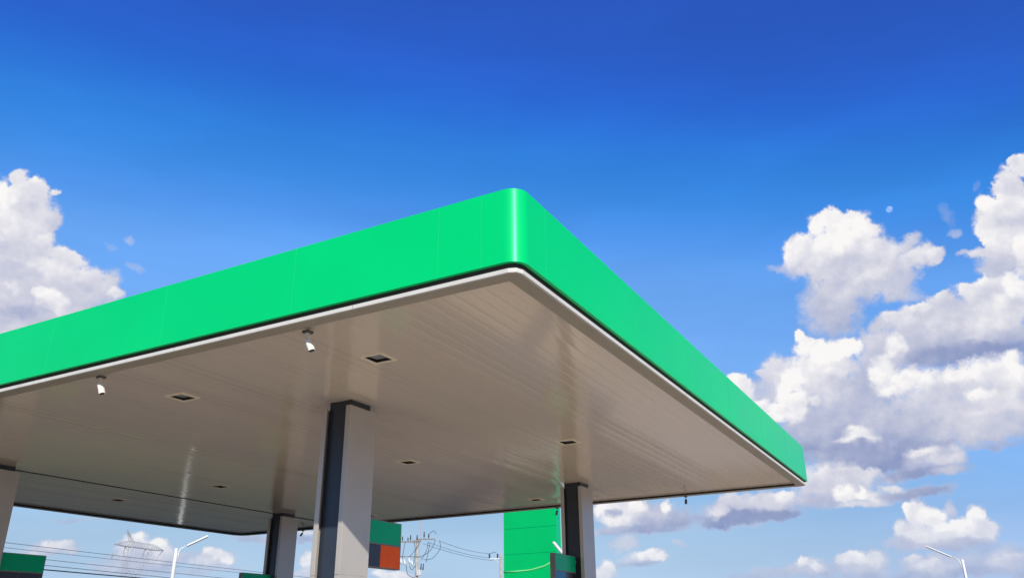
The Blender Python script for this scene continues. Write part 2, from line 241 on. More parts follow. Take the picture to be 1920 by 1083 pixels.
    def finish(nt_, light, cover, relief_, hz_, base_):
        """cloud colour from its light level, thinned by haze, laid over the clear sky"""
        N_, L_ = nt_.nodes, nt_.links
        cr = N_.new('ShaderNodeValToRGB')
        els = cr.color_ramp.elements
        els[0].position, els[0].color = 0.0, (.21, .27, .50, 1)
        els[1].position, els[1].color = 1.0, (.96, .94, .93, 1)
        for p_, c_ in RAMP:
            x = els.new(p_); x.color = (*c_, 1)
        ad = N_.new('ShaderNodeMath'); ad.operation = 'ADD'
        L_.new(light, ad.inputs[0]); L_.new(relief_, ad.inputs[1]); L_.new(ad.outputs[0], cr.inputs[0])
        sc_ = N_.new('ShaderNodeVectorMath'); sc_.operation = 'SCALE'
        L_.new(cr.outputs[0], sc_.inputs[0]); sc_.inputs['Scale'].default_value = 1.0 / WST
        m1_ = N_.new('ShaderNodeMix'); m1_.data_type = 'RGBA'
        L_.new(hz_, m1_.inputs[0]); L_.new(sc_.outputs[0], m1_.inputs[6]); L_.new(base_, m1_.inputs[7])
        m2_ = N_.new('ShaderNodeMix'); m2_.data_type = 'RGBA'
        L_.new(cover, m2_.inputs[0]); L_.new(base_, m2_.inputs[6]); L_.new(m1_.outputs[2], m2_.inputs[7])
        bg = N_.new('ShaderNodeBackground')
        bg.inputs['Strength'].default_value = WST
        L_.new(m2_.outputs[2], bg.inputs[0])
        return bg.outputs[0]

    plain = finish(nt, fsh, far, relief, hz, base)

    def leaf(lobes):
        if not lobes:
            return plain
        lt = bpy.data.node_groups.new('cloud_patch', 'ShaderNodeTree')
        for nm, ty in (('Q', 'Vector'), ('Relief', 'Float'), ('Haze', 'Float'), ('Sky', 'Color')):
            lt.interface.new_socket(nm, in_out='INPUT', socket_type='NodeSocket' + ty)
        lt.interface.new_socket('Out', in_out='OUTPUT', socket_type='NodeSocketShader')
        li, lo = lt.nodes.new('NodeGroupInput'), lt.nodes.new('NodeGroupOutput')
        acc = None
        for (a, e, ra, re, b0, ky, soft, op) in lobes:
            n = lt.nodes.new('ShaderNodeGroup'); n.node_tree = g
            I = n.inputs
            lt.links.new(li.outputs[0], I['Q'])
            if acc is None:
                I['Acc'].default_value = (.6, 0, 0)
            else:
                lt.links.new(acc, I['Acc'])
            I['Inv'].default_value = (1 / ra, 1 / re, 0)
            I['Ofs'].default_value = (-a / ra, -e / re, 1)
            I['Light'].default_value = (-0.05, ky, b0)
            I['Edge'].default_value = (math.sqrt(1 + (1 - soft) ** 2), math.sqrt(2 + soft * .6), op)
            acc = n.outputs[0]
        sa = lt.nodes.new('ShaderNodeSeparateXYZ'); lt.links.new(acc, sa.inputs[0])
        lt.links.new(finish(lt, sa.outputs[0], sa.outputs[1], li.outputs[1], li.outputs[2], li.outputs[3]), lo.inputs[0])
        n = N.new('ShaderNodeGroup'); n.node_tree = lt
        for k_, v_ in enumerate((Q, relief, hz, base)):
            L.new(v_, n.inputs[k_])
        return n.outputs[0]

    def reach(c):
        k = math.sqrt(1 + c[6] * .6) + .02
        mx_, my_ = WARP * .38 + WARP2 * .4, WARP * .31 + WARP2 * .4
        return c[0] - c[2] * k - mx_, c[0] + c[2] * k + mx_, c[1] - c[3] * k - my_, c[1] + c[3] * k + my_

    def tree(lobes, depth):
        """split the sky in two, over and over, so that each part only holds the lobes that reach it"""
        if len(lobes) <= 9 or depth == 0:
            return leaf(lobes)
        best = None
        for ax in (0, 1):
            lo = [reach(c)[2 * ax] for c in lobes]; hi = [reach(c)[2 * ax + 1] for c in lobes]
            for v in sorted(lo + hi):
                na = sum(1 for x in lo if x < v); nb = sum(1 for x in hi if x > v)
                if na == len(lobes) and nb == len(lobes):
                    continue
                cost = na * (v - min(lo)) + nb * (max(hi) - v) if ax == 0 else na * (v - min(lo)) + nb * (max(hi) - v)
                cost /= (max(hi) - min(lo))
                if best is None or cost < best[0]:
                    best = (cost, ax, v)
        if best is None or best[0] > .93 * len(lobes):
            return leaf(lobes)
        _, ax, v = best
        A = [c for c in lobes if reach(c)[2 * ax] < v]
        B = [c for c in lobes if reach(c)[2 * ax + 1] > v]
        sw = math_('GREATER_THAN', (az, el)[ax], v)
        ms = N.new('ShaderNodeMixShader')
        L.new(sw, ms.inputs[0]); L.new(tree(A, depth - 1), ms.inputs[1]); L.new(tree(B, depth - 1), ms.inputs[2])
        return ms.outputs[0]
    o = N.new('ShaderNodeOutputWorld')
    L.new(tree(CLOUDS, 6), o.inputs[0])
WST = 0.1
SKYP = (1.0, 0.35, 3.0)
SKYC = (((.073, .025), (.09, .027), (.12, .085), (.137, .140), (.30, .26), (.47, .39)),
        ((.134, .105), (.152, .132), (.16, .155), (.18, .225), (.215, .30), (.245, .375), (.29, .41), (.50, .49), (.70, .575)),
        ((.256, .54), (.29, .635), (.335, .74), (.40, .84), (.44, .89), (.82, .79)))
RAMP = ((.3, (.29, .345, .56)), (.55, (.475, .51, .675)), (.75, (.64, .65, .755)), (.9, (.81, .805, .855)))
HAZE = .36
WARP, WARP2 = 1.9, 1.0
REL, DET, RAG = 0.60, 0.06, 0.68
build_world()

# ------------------------------------------------------------------ materials
def mat(name, col, rough=0.5, tint=None, aniso=0.0, metal=0.0, spec=0.5, var=0.0, vscale=3.0, bump=0.0, bscale=40.0, coat=0.0, stretch=(1, 1, 1), rvar=0.0, grime=None):
    m = bpy.data.materials.new(name)
    m.use_nodes = True
    nt = m.node_tree
    N, L = nt.nodes, nt.links
    b = N['Principled BSDF']
    b.inputs['Base Color'].default_value = (*col, 1)
    b.inputs['Roughness'].default_value = rough
    b.inputs['Metallic'].default_value = metal
    b.inputs['Specular IOR Level'].default_value = spec
    if tint:
        b.inputs['Specular Tint'].default_value = (*tint, 1)
    b.inputs['Coat Weight'].default_value = coat
    b.inputs['Coat Roughness'].default_value = 0.08
    tc = N.new('ShaderNodeTexCoord')
    mp = N.new('ShaderNodeMapping')
    mp.inputs['Scale'].default_value = stretch
    L.new(tc.outputs['Object'], mp.inputs[0])
    def nz(sc, det=5):
        n = N.new('ShaderNodeTexNoise')
        n.inputs['Scale'].default_value = sc
        n.inputs['Detail'].default_value = det
        L.new(mp.outputs[0], n.inputs['Vector'])
        return n.outputs[0]
    if var or rvar:
        n = nz(vscale)
        if var:
            mr = N.new('ShaderNodeMapRange')
            mr.inputs[1].default_value, mr.inputs[2].default_value = 0.3, 0.7
            mr.inputs[3].default_value, mr.inputs[4].default_value = 1 - var, 1 + var
            L.new(n, mr.inputs[0])
            hv = N.new('ShaderNodeHueSaturation')
            hv.inputs['Color'].default_value = (*col, 1)
            L.new(mr.outputs[0], hv.inputs['Value'])
            colsock = hv.outputs[0]
            if grime:
                g = nz(grime[1], 8)
                gr = N.new('ShaderNodeMapRange')
                gr.inputs[1].default_value, gr.inputs[2].default_value = 0.55, 0.75
                gr.inputs[3].default_value, gr.inputs[4].default_value = 0, grime[0]
                L.new(g, gr.inputs[0])
                mx = N.new('ShaderNodeMix'); mx.data_type = 'RGBA'
                L.new(gr.outputs[0], mx.inputs[0]); L.new(colsock, mx.inputs[6])
                mx.inputs[7].default_value = (*grime[2], 1)
                colsock = mx.outputs[2]
            L.new(colsock, b.inputs['Base Color'])
        if rvar:
            mr2 = N.new('ShaderNodeMapRange')
            mr2.inputs[3].default_value, mr2.inputs[4].default_value = max(.02, rough - rvar), rough + rvar
            L.new(n, mr2.inputs[0])
            L.new(mr2.outputs[0], b.inputs['Roughness'])
    if bump:
        bp = N.new('ShaderNodeBump')
        bp.inputs['Strength'].default_value = bump
        bp.inputs['Distance'].default_value = 0.02
        L.new(nz(bscale), bp.inputs['Height'])
        L.new(bp.outputs[0], b.inputs['Normal'])
    return m

M = {}
M['green'] = mat('green_panel', (0.0, 0.585, 0.15), .33, spec=.42, tint=(.35, .92, .80), var=.035, vscale=.6, bump=.07, bscale=.9, rvar=.05)
M['green_tower'] = mat('green_tower_panel', (0.0, 0.49, 0.115), .36, spec=.4, tint=(.35, .92, .80), var=.04, vscale=.8)
M['swoosh'] = mat('pale_green_trim', (0.30, 0.85, 0.30), .4)
M['green_seal'] = mat('green_sealant', (0.003, 0.60, 0.16), .4)
M['green_sign'] = mat('green_acrylic', (0.0, 0.43, 0.19), .25, spec=.25, tint=(.4, 1, 1), var=.05, vscale=1.0)
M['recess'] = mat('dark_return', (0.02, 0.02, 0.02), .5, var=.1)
M['white_trim'] = mat('white_trim', (0.62, 0.60, 0.56), .55, var=.05, vscale=2.0, grime=(.35, 6.0, (.45, .42, .38)))
M['trim'] = mat('perimeter_trim', (0.36, 0.325, 0.25), .5, var=.05, vscale=2.0)
M['soffit'] = mat('soffit_planks', (0.80, 0.70, 0.555), .105, metal=.10, spec=.6, var=.02, vscale=.5, bump=.02, bscale=.9, rvar=.03, stretch=(1, .35, 1))
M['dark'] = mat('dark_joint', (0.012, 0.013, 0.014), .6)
M['core'] = mat('navy_column_paint', (0.026, 0.034, 0.048), .34, var=.08, vscale=2, rvar=.06)
M['clad'] = mat('grey_aluminium_cladding', (0.48, 0.45, 0.405), .33, metal=.22, var=.04, vscale=1.6, bump=.02, bscale=3, rvar=.04, grime=(.12, 2.2, (.33, .31, .28)))
M['clad_dark'] = mat('cladding_joint', (0.30, 0.29, 0.27), .6)
M['roof'] = mat('roof_deck', (0.3, 0.3, 0.3), .6, var=.1)
M['beige'] = mat('beige_frame', (0.86, 0.78, 0.58), .45, var=.05)
M['lampbox'] = mat('lamp_housing', (0.015, 0.014, 0.012), .5)
M['lampglass'] = mat('lamp_glass', (0.30, 0.33, 0.33), .15, spec=.6)
M['white_plastic'] = mat('white_plastic', (0.74, 0.72, 0.66), .38, var=.06, vscale=9)
M['grey_plastic'] = mat('grey_plastic', (0.10, 0.10, 0.11), .4, var=.06, vscale=9)
M['grey_box'] = mat('grey_junction_box', (0.11, 0.10, 0.085), .5, var=.08)
M['black_plastic'] = mat('black_plastic', (0.012, 0.010, 0.012), .25)
M['black_panel'] = mat('charcoal_panel', (0.030, 0.032, 0.040), .25, var=.08)
M['orange'] = mat('orange_panel', (0.98, 0.125, 0.015), .4, spec=.15, var=.04)
M['blue'] = mat('blue_panel', (0.0, 0.16, 0.34), .25, var=.05)
M['sign_frame'] = mat('sign_frame', (0.20, 0.19, 0.18), .45, metal=.3, var=.05)
M['white_steel'] = mat('white_steel', (0.80, 0.79, 0.76), .4, var=.06, vscale=3, grime=(.25, 5, (.5, .48, .44)))
M['lamp_under'] = mat('lamp_underside', (0.08, 0.08, 0.08), .4)
M['concrete_pole'] = mat('concrete_pole', (0.46, 0.42, 0.36), .85, var=.15, vscale=3, bump=.2, bscale=30, grime=(.4, 1.5, (.3, .27, .23)))
M['galv'] = mat('galvanised_steel', (0.50, 0.51, 0.52), .6, metal=.2, var=.1)
M['arm'] = mat('weathered_crossarm', (0.20, 0.19, 0.18), .7, var=.2, vscale=5)
M['insulator'] = mat('brown_insulator', (0.030, 0.022, 0.022), .25)
M['porcelain'] = mat('white_porcelain', (0.68, 0.67, 0.64), .3, var=.1)
M['cable'] = mat('black_cable', (0.03, 0.03, 0.035), .5)
M['wire'] = mat('aluminium_wire', (0.12, 0.13, 0.15), .6)
M['mast'] = mat('red_mast', (0.55, 0.30, 0.28), .5)
M['concrete'] = mat('forecourt_concrete', (0.60, 0.485, 0.345), .8, var=.10, vscale=.4, bump=.2, bscale=25, grime=(.4, .25, (.27, .25, .22)))
M['asphalt'] = mat('road_asphalt', (0.055, 0.055, 0.056), .85, var=.15, vscale=.8, bump=.3, bscale=40)
M['driveway'] = mat('driveway_asphalt', (0.085, 0.082, 0.072), .85, var=.15, vscale=.8, bump=.3, bscale=40)
M['road_paint'] = mat('road_paint', (0.75, 0.74, 0.70), .6, var=.1, vscale=2)
M['kerb'] = mat('kerb_concrete', (0.42, 0.41, 0.39), .8, var=.12)
M['field'] = mat('dry_field', (0.36, 0.24, 0.105), .95, var=.3, vscale=.05, bump=.3, bscale=3, grime=(.5, .02, (.16, .15, .06)))
M['lawn'] = mat('lawn_grass', (0.125, 0.13, 0.05), .95, var=.35, vscale=.08, bump=.3, bscale=3, grime=(.4, .05, (.12, .12, .05)))

# ------------------------------------------------------------------ mesh helpers
class MB:
    """collects faces for one mesh object"""
    def __init__(s):
        s.v, s.f, s.mi, s.sm = [], [], [], []
    def quad(s, pts, mi=0, smooth=False):
        b = len(s.v); s.v += [tuple(p) for p in pts]
        s.f.append(tuple(range(b, b + len(pts)))); s.mi.append(mi); s.sm.append(smooth)
    def box(s, x0, x1, y0, y1, z0, z1, mi=0, skip=''):
        b = len(s.v)
        s.v += [(x, y, z) for z in (z0, z1) for y in (y0, y1) for x in (x0, x1)]
        F = {'b': (0, 2, 3, 1), 't': (4, 5, 7, 6), 's': (0, 1, 5, 4), 'n': (2, 6, 7, 3), 'w': (0, 4, 6, 2), 'e': (1, 3, 7, 5)}
        for k, f in F.items():
            if k not in skip:
                s.f.append(tuple(b + i for i in f)); s.mi.append(mi); s.sm.append(False)
    def obox(s, c, u, v, w, mi=0):
        """box about c with half vectors u, v, w"""
        c, u, v, w = map(Vector, (c, u, v, w))
        b = len(s.v)
        for k in (-1, 1):
            for j in (-1, 1):
                for i in (-1, 1):
                    s.v.append(tuple(c + u * i + v * j + w * k))
        for f in ((0, 2, 3, 1), (4, 5, 7, 6), (0, 1, 5, 4), (2, 6, 7, 3), (0, 4, 6, 2), (1, 3, 7, 5)):
            s.f.append(tuple(b + i for i in f)); s.mi.append(mi); s.sm.append(False)
    def tube(s, pts, r, n=8, mi=0, caps=True, smooth=True):
        pts = [Vector(p) for p in pts]
        rs = r if isinstance(r, (list, tuple)) else [r] * len(pts)
        rings = []
        ref = None
        for i, p in enumerate(pts):
            t = (pts[min(i + 1, len(pts) - 1)] - pts[max(i - 1, 0)]).normalized()
            if ref is None:
                ref = t.orthogonal().normalized()
            ref = (ref - t * ref.dot(t)).normalized()
            bi = t.cross(ref)
            b = len(s.v)
            for k in range(n):
                a = 2 * math.pi * k / n
                s.v.append(tuple(p + (ref * math.cos(a) + bi * math.sin(a)) * rs[i]))
            rings.append(b)
        for a, b in zip(rings, rings[1:]):
            for k in range(n):
                s.f.append((a + k, a + (k + 1) % n, b + (k + 1) % n, b + k)); s.mi.append(mi); s.sm.append(smooth)
        if caps:
            s.f.append(tuple(rings[0] + k for k in reversed(range(n)))); s.mi.append(mi); s.sm.append(False)
            s.f.append(tuple(rings[-1] + k for k in range(n))); s.mi.append(mi); s.sm.append(False)
    def bar(s, a, b, w, mi=0):
        s.tube([a, b], w, 4, mi, True, False)
    def loop(s, A, B, mi=0, smooth=False):
        """closed strip between two equal rings of points"""
        n = len(A); b = len(s.v)
        s.v += [tuple(p) for p in A] + [tuple(p) for p in B]
        for k in range(n):
            j = (k + 1) % n
            s.f.append((b + k, b + j, b + n + j, b + n + k)); s.mi.append(mi); s.sm.append(smooth)
    def build(s, name, m, parent=None, bevel=0.0, split=True):
        me = bpy.data.meshes.new(name)
        me.from_pydata(s.v, [], s.f)
        for x in (m if isinstance(m, (list, tuple)) else [m]):
            me.materials.append(M[x])
        me.polygons.foreach_set('material_index', s.mi)
        me.polygons.foreach_set('use_smooth', s.sm)
        me.update()
        o = bpy.data.objects.new(name, me)
        C.objects.link(o)
        if parent is not None:
            o.parent = parent
        if bevel:
            md = o.modifiers.new('bevel', 'BEVEL')
            md.width, md.segments, md.limit_method = bevel, 2, 'ANGLE'
        return o

def tag(o, label=None, cat=None, group=None, kind=None):
    for k, v in (('label', label), ('category', cat), ('group', group), ('kind', kind)):
        if v:
            o[k] = v
    return o

def thing(name, label, cat, loc=(0, 0, 0), group=None):
    o = bpy.data.objects.new(name, None)
    C.objects.link(o)
    o.location = loc
    o.empty_display_size = .2
    return tag(o, label, cat, group)

def copy_tree(o, parent=None):
    c = o.copy(); C.objects.link(c)
    if parent is not None:
        c.parent = parent
    for ch in list(o.children):
        copy_tree(ch, c)
    return c

# ------------------------------------------------------------------ ground, forecourt, road
def sheet(name, x0, x1, y0, y1, z, m):
    b = MB(); b.quad([(x0, y0, z), (x1, y0, z), (x1, y1, z), (x0, y1, z)])
    return tag(b.build(name, m), kind='structure')
sheet('ground', -6000, 6000, -6000, 6000, -0.16, 'field')
b = MB(); b.box(-10, 34, -40, 40, -0.15, 0.0)
tag(b.build('forecourt', 'concrete'), kind='structure')
b = MB(); b.box(-30, -10.0, -4, 44, -0.15, -0.004)
tag(b.build('driveway', 'driveway'), kind='structure')
sheet('lawn', -49.5, -30.5, -80, 160, -0.145, 'lawn')
sheet('verge', -400, -62.5, -300, 500, -0.145, 'lawn')
sheet('road', -62, -50, -300, 400, -0.15, 'asphalt')
b = MB()
for k in range(-60, 80):
    b.box(-56.07, -55.93, k * 5, k * 5 + 2.2, -0.149, -0.146)
tag(b.build('road_marking', 'road_paint'), kind='structure')

# ------------------------------------------------------------------ canopy
LX, WY = 19.7065, 15.3707
ZS = 3.6 + EYE                 # underside of the perimeter trim
ZB, ZT = 3.693 + EYE, 4.5735 + EYE
OUT = 0.06
KS = 1.0125                                   # the soffit lies 45 mm above the trim
ZU = 3.6 * KS + EYE
def outline(off, r0, n=10):
    """rounded rectangle, anticlockwise seen from above; r0 grows with the outset"""
    x0, x1, y0, y1 = -LX - off, off, -off, WY + off
    pts = []
    for cx_, cy_, a0, rr in ((x0, y0, 180, r0), (x1, y0, 270, r0), (x1, y1, 0, r0), (x0, y1, 90, r0 + .25)):
        r_ = max(.01, rr)
        sx = 1 if cx_ == x0 else -1
        sy = 1 if cy_ == y0 else -1
        c_ = (cx_ + sx * r_, cy_ + sy * r_)
        for k in range(n + 1):
            a = R(a0 + 90 * k / n)
            pts.append((c_[0] + r_ * math.cos(a), c_[1] + r_ * math.sin(a)))
    return pts
def ring(off, r0, z, n=10):
    return [(x, y, z) for x, y in outline(off, r0, n)]
canopy = thing('station_canopy', 'large flat petrol station canopy with bright green rounded fascia and ribbed beige soffit', 'canopy', (0, 0, 0))
b = MB()
rO = .20
b.loop(ring(OUT, rO, ZB), ring(OUT, rO, ZT), 0, True)
b.loop(ring(OUT, rO, ZT), ring(OUT - .05, rO - .05, ZT), 0)
b.loop(ring(OUT - .05, rO - .05, ZT), ring(OUT - .05, rO - .05, ZB), 0, True)
b.loop(ring(OUT - .05, rO - .05, ZB), ring(OUT, rO, ZB), 0)
for x in (-5.45, -3.12, -0.98, -0.42, -7.9, -10.4, -12.9, -15.4, -17.9):
    b.box(x - .004, x + .004, -OUT - .0012, -OUT + .004, ZB + .004, ZT - .004, 1, skip='n')
for y in (0.56, 3.25, 5.7, 8.15, 10.6, 13.05):
    b.box(OUT - .004, OUT + .0012, y - .004, y + .004, ZB + .004, ZT - .004, 1, skip='w')
b.build('fascia', ['green', 'green_seal'], canopy)
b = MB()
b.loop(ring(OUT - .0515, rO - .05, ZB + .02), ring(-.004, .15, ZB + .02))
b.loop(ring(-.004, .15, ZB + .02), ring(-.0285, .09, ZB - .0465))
b.build('shadow_gap', 'recess', canopy)  # near-black colour puts in the shade under the green fascia
b = MB()
n3 = 2
b.loop(ring(0, .12, ZS - .002, n3), ring(0, .12, ZB - .048, n3))
b.loop(ring(-.03, .09, ZS - .002, n3), ring(0, .12, ZS - .002, n3))
b.loop(ring(-.03, .09, ZB - .048, n3), ring(-.03, .09, ZS - .002, n3))
b.loop(ring(0, .12, ZB - .048, n3), ring(-.03, .09, ZB - .048, n3))
for x in (-2.2, -5.2, -8.2, -11.2, -14.2):
    b.box(x - .003, x + .003, -.0015, .004, ZS + .001, ZB - .05, 1, skip='n')
for y in (2.62, 5.6, 8.6, 11.6):
    b.box(-.004, .0015, y - .003, y + .003, ZS + .001, ZB - .05, 1, skip='w')
b.build('edge_trim', ['white_trim', 'clad_dark'], canopy)
TW = .22
b = MB()
b.loop([(x, y, ZS) for x, y in outline(-TW, .012)], [(x, y, ZS) for x, y in outline(-.0305, .09)])
b.loop([(x, y, ZU + .02) for x, y in outline(-TW, .012)], [(x, y, ZS) for x, y in outline(-TW, .012)], 1)  # inner face coloured near-black, standing in for shade on the trim
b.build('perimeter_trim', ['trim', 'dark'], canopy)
b = MB()
b.quad([(-LX, 0, ZT - .25), (0, 0, ZT - .25), (0, WY, ZT - .25), (-LX, WY, ZT - .25)])
b.quad([(-LX, 0, ZS + .2), (-LX, WY, ZS + .2), (0, WY, ZS + .2), (0, 0, ZS + .2)])
b.build('roof_deck', 'dark', canopy)

LIGHTS = [(-3.06, 1.62), (-6.89, 1.62), (-3.05, 7.67), (-6.85, 7.65), (-12.53, 7.68), (-16.38, 7.73), (-6.88, 13.69), (-12.6, 13.69)]
LIGHTS = [(CAM.x + (x - CAM.x) * KS, CAM.y + (y - CAM.y) * KS) for x, y in LIGHTS]
HOLE = .14
def soffit():
    b = MB()
    x0, x1, y0, y1 = -LX + TW - .01, -TW + .01, TW - .01, WY - TW + .01
    rnd = random.Random(3)
    pw = .2
    n = int(round((x1 - x0) / pw))
    pw = (x1 - x0) / n
    prof = [(0.0, .0012), (.012, .0005), (.06, .00030), (.25, .00012), (.5, 0.0), (.75, .00012), (.94, .00030), (.988, .0005), (1.0, .0012)]
    ny = 9
    def zf(i, u, tilt):
        for (ua, za), (ub, zb) in zip(prof, prof[1:]):
            if u <= ub + 1e-9:
                t = (u - ua) / (ub - ua)
                return za + (zb - za) * t + tilt * (u - .5)
    for i in range(n):
        xa = x0 + i * pw
        t0 = rnd.gauss(0, .0017)
        tl = [t0 + rnd.gauss(0, .0007) for _ in range(ny + 1)]
        us = [u for u, _ in prof]
        for lx, ly in LIGHTS:
            for e in (lx - HOLE, lx + HOLE):
                u = (e - xa) / pw
                if .001 < u < .999 and min(abs(u - q) for q in us) > 1e-4:
                    us.append(u)
        us.sort()
        for ua, ub in zip(us, us[1:]):
            xm = xa + (ua + ub) / 2 * pw
            cuts = sorted([(ly - HOLE, ly + HOLE) for lx, ly in LIGHTS if abs(xm - lx) < HOLE])
            ys = sorted(set([y0 + (y1 - y0) * k / ny for k in range(ny + 1)] + [e for c in cuts for e in c]))
            for ya, yb in zip(ys, ys[1:]):
                if any(c[0] - 1e-6 < (ya + yb) / 2 < c[1] + 1e-6 for c in cuts):
                    continue
                def tz(y, u):
                    s_ = (y - y0) / (y1 - y0) * ny
                    k = min(ny - 1, int(s_)); f = s_ - k
                    return ZU + zf(i, u, tl[k] + (tl[k + 1] - tl[k]) * f)
                b.quad([(xa + ua * pw, ya, tz(ya, ua)), (xa + ua * pw, yb, tz(yb, ua)), (xa + ub * pw, yb, tz(yb, ub)), (xa + ub * pw, ya, tz(ya, ub))], 0, True)
    return b
sf = soffit().build('soffit', 'soffit', canopy)
bm = bmesh.new(); bm.from_mesh(sf.data)
bmesh.ops.remove_doubles(bm, verts=bm.verts, dist=1e-5)
bm.to_mesh(sf.data); bm.free()
b = MB(); b.box(-14.965, -14.915, TW, WY - TW, ZU - .010, ZU + .01)
b.build('expansion_joint', 'dark', canopy)

# ------------------------------------------------------------------ recessed ceiling lights
def ceiling_light():
    t = thing('ceiling_light', '', 'ceiling light', (0, 0, 0), 'square lights recessed in the canopy soffit')
    b = MB(); h, w_ = HOLE, .19
    for (xa, xb, ya, yb) in ((-w_, w_, -w_, -h), (-w_, w_, h, w_), (-w_, -h, -h, h), (h, w_, -h, h)):
        b.box(xa, xb, ya, yb, -.006, .007)
    b.build('frame', 'beige', t)
    b = MB(); g = h - .001
    z1 = .11
    for f in ([(-g, -g, 0), (g, -g, 0), (g, -g, z1), (-g, -g, z1)], [(-g, g, 0), (-g, g, z1), (g, g, z1), (g, g, 0)],
              [(-g, -g, 0), (-g, -g, z1), (-g, g, z1), (-g, g, 0)], [(g, -g, 0), (g, g, 0), (g, g, z1), (g, -g, z1)],
              [(-g, -g, z1), (g, -g, z1), (g, g, z1), (-g, g, z1)]):
        b.quad(f)
    b.build('housing', 'lampbox', t)
    b = MB()
    b.obox((0, .02, .032), (.115, 0, 0), (0, .10, .008), (0, 0, .006))
    b.build('lens', 'lampglass', t, .004)
    return t
LL = ['square recessed light in the soffit nearest the rounded canopy corner',
      'square recessed light between the two white cameras, left of the front column',
      'square recessed light in the soffit above the right column',
      'square recessed light to the right of the tall front column',
      'square recessed light near the dark soffit joint, left of the rear column',
      'leftmost recessed light, beyond the dark soffit joint',
      'recessed light at the far soffit edge above the green tower',
      'recessed light at the far soffit edge just above the orange panelled sign']
l0 = ceiling_light()
for i, (x, y) in enumerate(LIGHTS):
    o = l0 if i == 0 else copy_tree(l0)
    o.location = (x, y, ZU - .004)
    o['label'] = LL[i]

# ------------------------------------------------------------------ columns
def column():
    t = thing('canopy_column', '', 'column', (0, 0, 0), 'clad columns carrying the canopy')
    b = MB(); b.box(-.22, .22, -.25, .25, 0, ZU + .02)
    b.build('core', 'core', t, .006)
    zt = 3.49 * KS + EYE
    zj = .955 + EYE
    for s in (-1, 1):
        b = MB()
        # U-shaped cover: outer face with a short return at each end, in two lifts
        for z0, z1 in ((.02, zj - .003), (zj + .003, zt)):
            xo, xi, xr = .285, .262, .195
            yo, yi = .34, .316
            prof = [(xo, -yo), (xo, yo), (xr, yo), (xr, yi), (xi, yi), (xi, -yi), (xr, -yi), (xr, -yo)]
            if s < 0:
                prof = [(-x, y) for x, y in reversed(prof)]
            A = [(x, y, z0) for x, y in prof]; B = [(x, y, z1) for x, y in prof]
            b.loop(A, B)
            for q, zz in ((A, 0), (B, 1)):
                for f in ((0, 5, 4, 1), (1, 4, 3, 2), (0, 7, 6, 5)) if s > 0 else ((7, 6, 3, 2), (6, 5, 4, 3), (2, 1, 0, 7)):
                    ff = [q[k] for k in f]
                    b.quad(ff if zz else ff[::-1])
        o = b.build('cladding', 'clad', t, .004)
        b = MB()
        b.box(min(s * .262, s * .2845), max(s * .262, s * .2845), -.33, .33, zj - .0045, zj + .0045)
        b.build('joint', 'clad_dark', o)
    b = MB(); b.box(-.36, .36, -.42, .42, 0, .12)
    b.build('base', 'kerb', t, .015)
    return t
CO = [(-4.932, 3.335), (-4.92, 12.08), (-14.58, 12.1), (-14.6, 3.40)]
CO = [(CAM.x + (x - CAM.x) * KS, CAM.y + (y - CAM.y) * KS) for x, y in CO]
CL = ['tall grey column in front, sunlit below a slanting shadow edge',
      'right hand grey column standing before the green tower',
      'dark shaded rear column below the soffit joint, beside the lamp post',
      'dark column cut off at the left edge of the view']
c0 = column()
for i, (x, y) in enumerate(CO):
    o = c0 if i == 0 else copy_tree(c0)
    o.location = (x, y, 0)
    o['label'] = CL[i]

# ------------------------------------------------------------------ signs on the columns
def sign(loc, side, colour, label):
    """box sign 1.1 m long along y; side +1 grows towards +y"""
    t = thing('hanging_sign', label, 'sign', loc, 'box signs hung on the columns')
    w_, hb, th = 1.12, .75, .065
    ya, yb = (0, w_) if side > 0 else (-w_, 0)
    b = MB(); b.box(-th, th, ya, yb, -hb, 0)
    b.build('frame', 'sign_frame', t, .006)
    for sx in (1, -1):
        xa, xb = sorted((sx * (th - .01), sx * (th + .004)))
        b = MB(); b.box(xa, xb, ya + .02, yb - .02, -.365, -.015)
        b.build('green_panel', 'green_sign', t, .003)
        mid = (ya + yb) / 2
        outer = (mid + .004, yb - .02) if side > 0 else (ya + .02, mid - .004)
        inner = (ya + .02, mid - .004) if side > 0 else (mid + .004, yb - .02)
        b = MB(); b.box(xa, xb, *outer, -hb + .015, -.39)
        o = b.build('lower_panel', colour, t, .003)
        b = MB(); b.box(xa, xb, *inner, -hb + .015, -.39)
        b.build('charcoal_panel', 'black_panel', t, .003)
    for z in (-.12, -.63):
        b = MB()
        yy = -.004 * side
        b.box(-.03, .03, min(yy, yy - .1 * side), max(yy, yy - .1 * side), z - .03, z + .03)
        b.build('bracket', 'galv', t)
    return t
zs = 1.86 * KS + EYE
sign((CO[0][0], CO[0][1] + .355, zs), 1, 'orange', 'green sign over orange and charcoal panels, hung on the front column')
sign((CO[1][0], CO[1][1] - .35, zs), -1, 'blue', 'green sign over blue and charcoal panels, hung on the right column')
sign((CO[2][0], CO[2][1] - .35, zs), -1, 'black_panel', 'dark green sign top beside the shaded rear column')
sign((CO[3][0], CO[3][1] + .35, zs), 1, 'black_panel', 'dark green sign over black panels on the leftmost column')

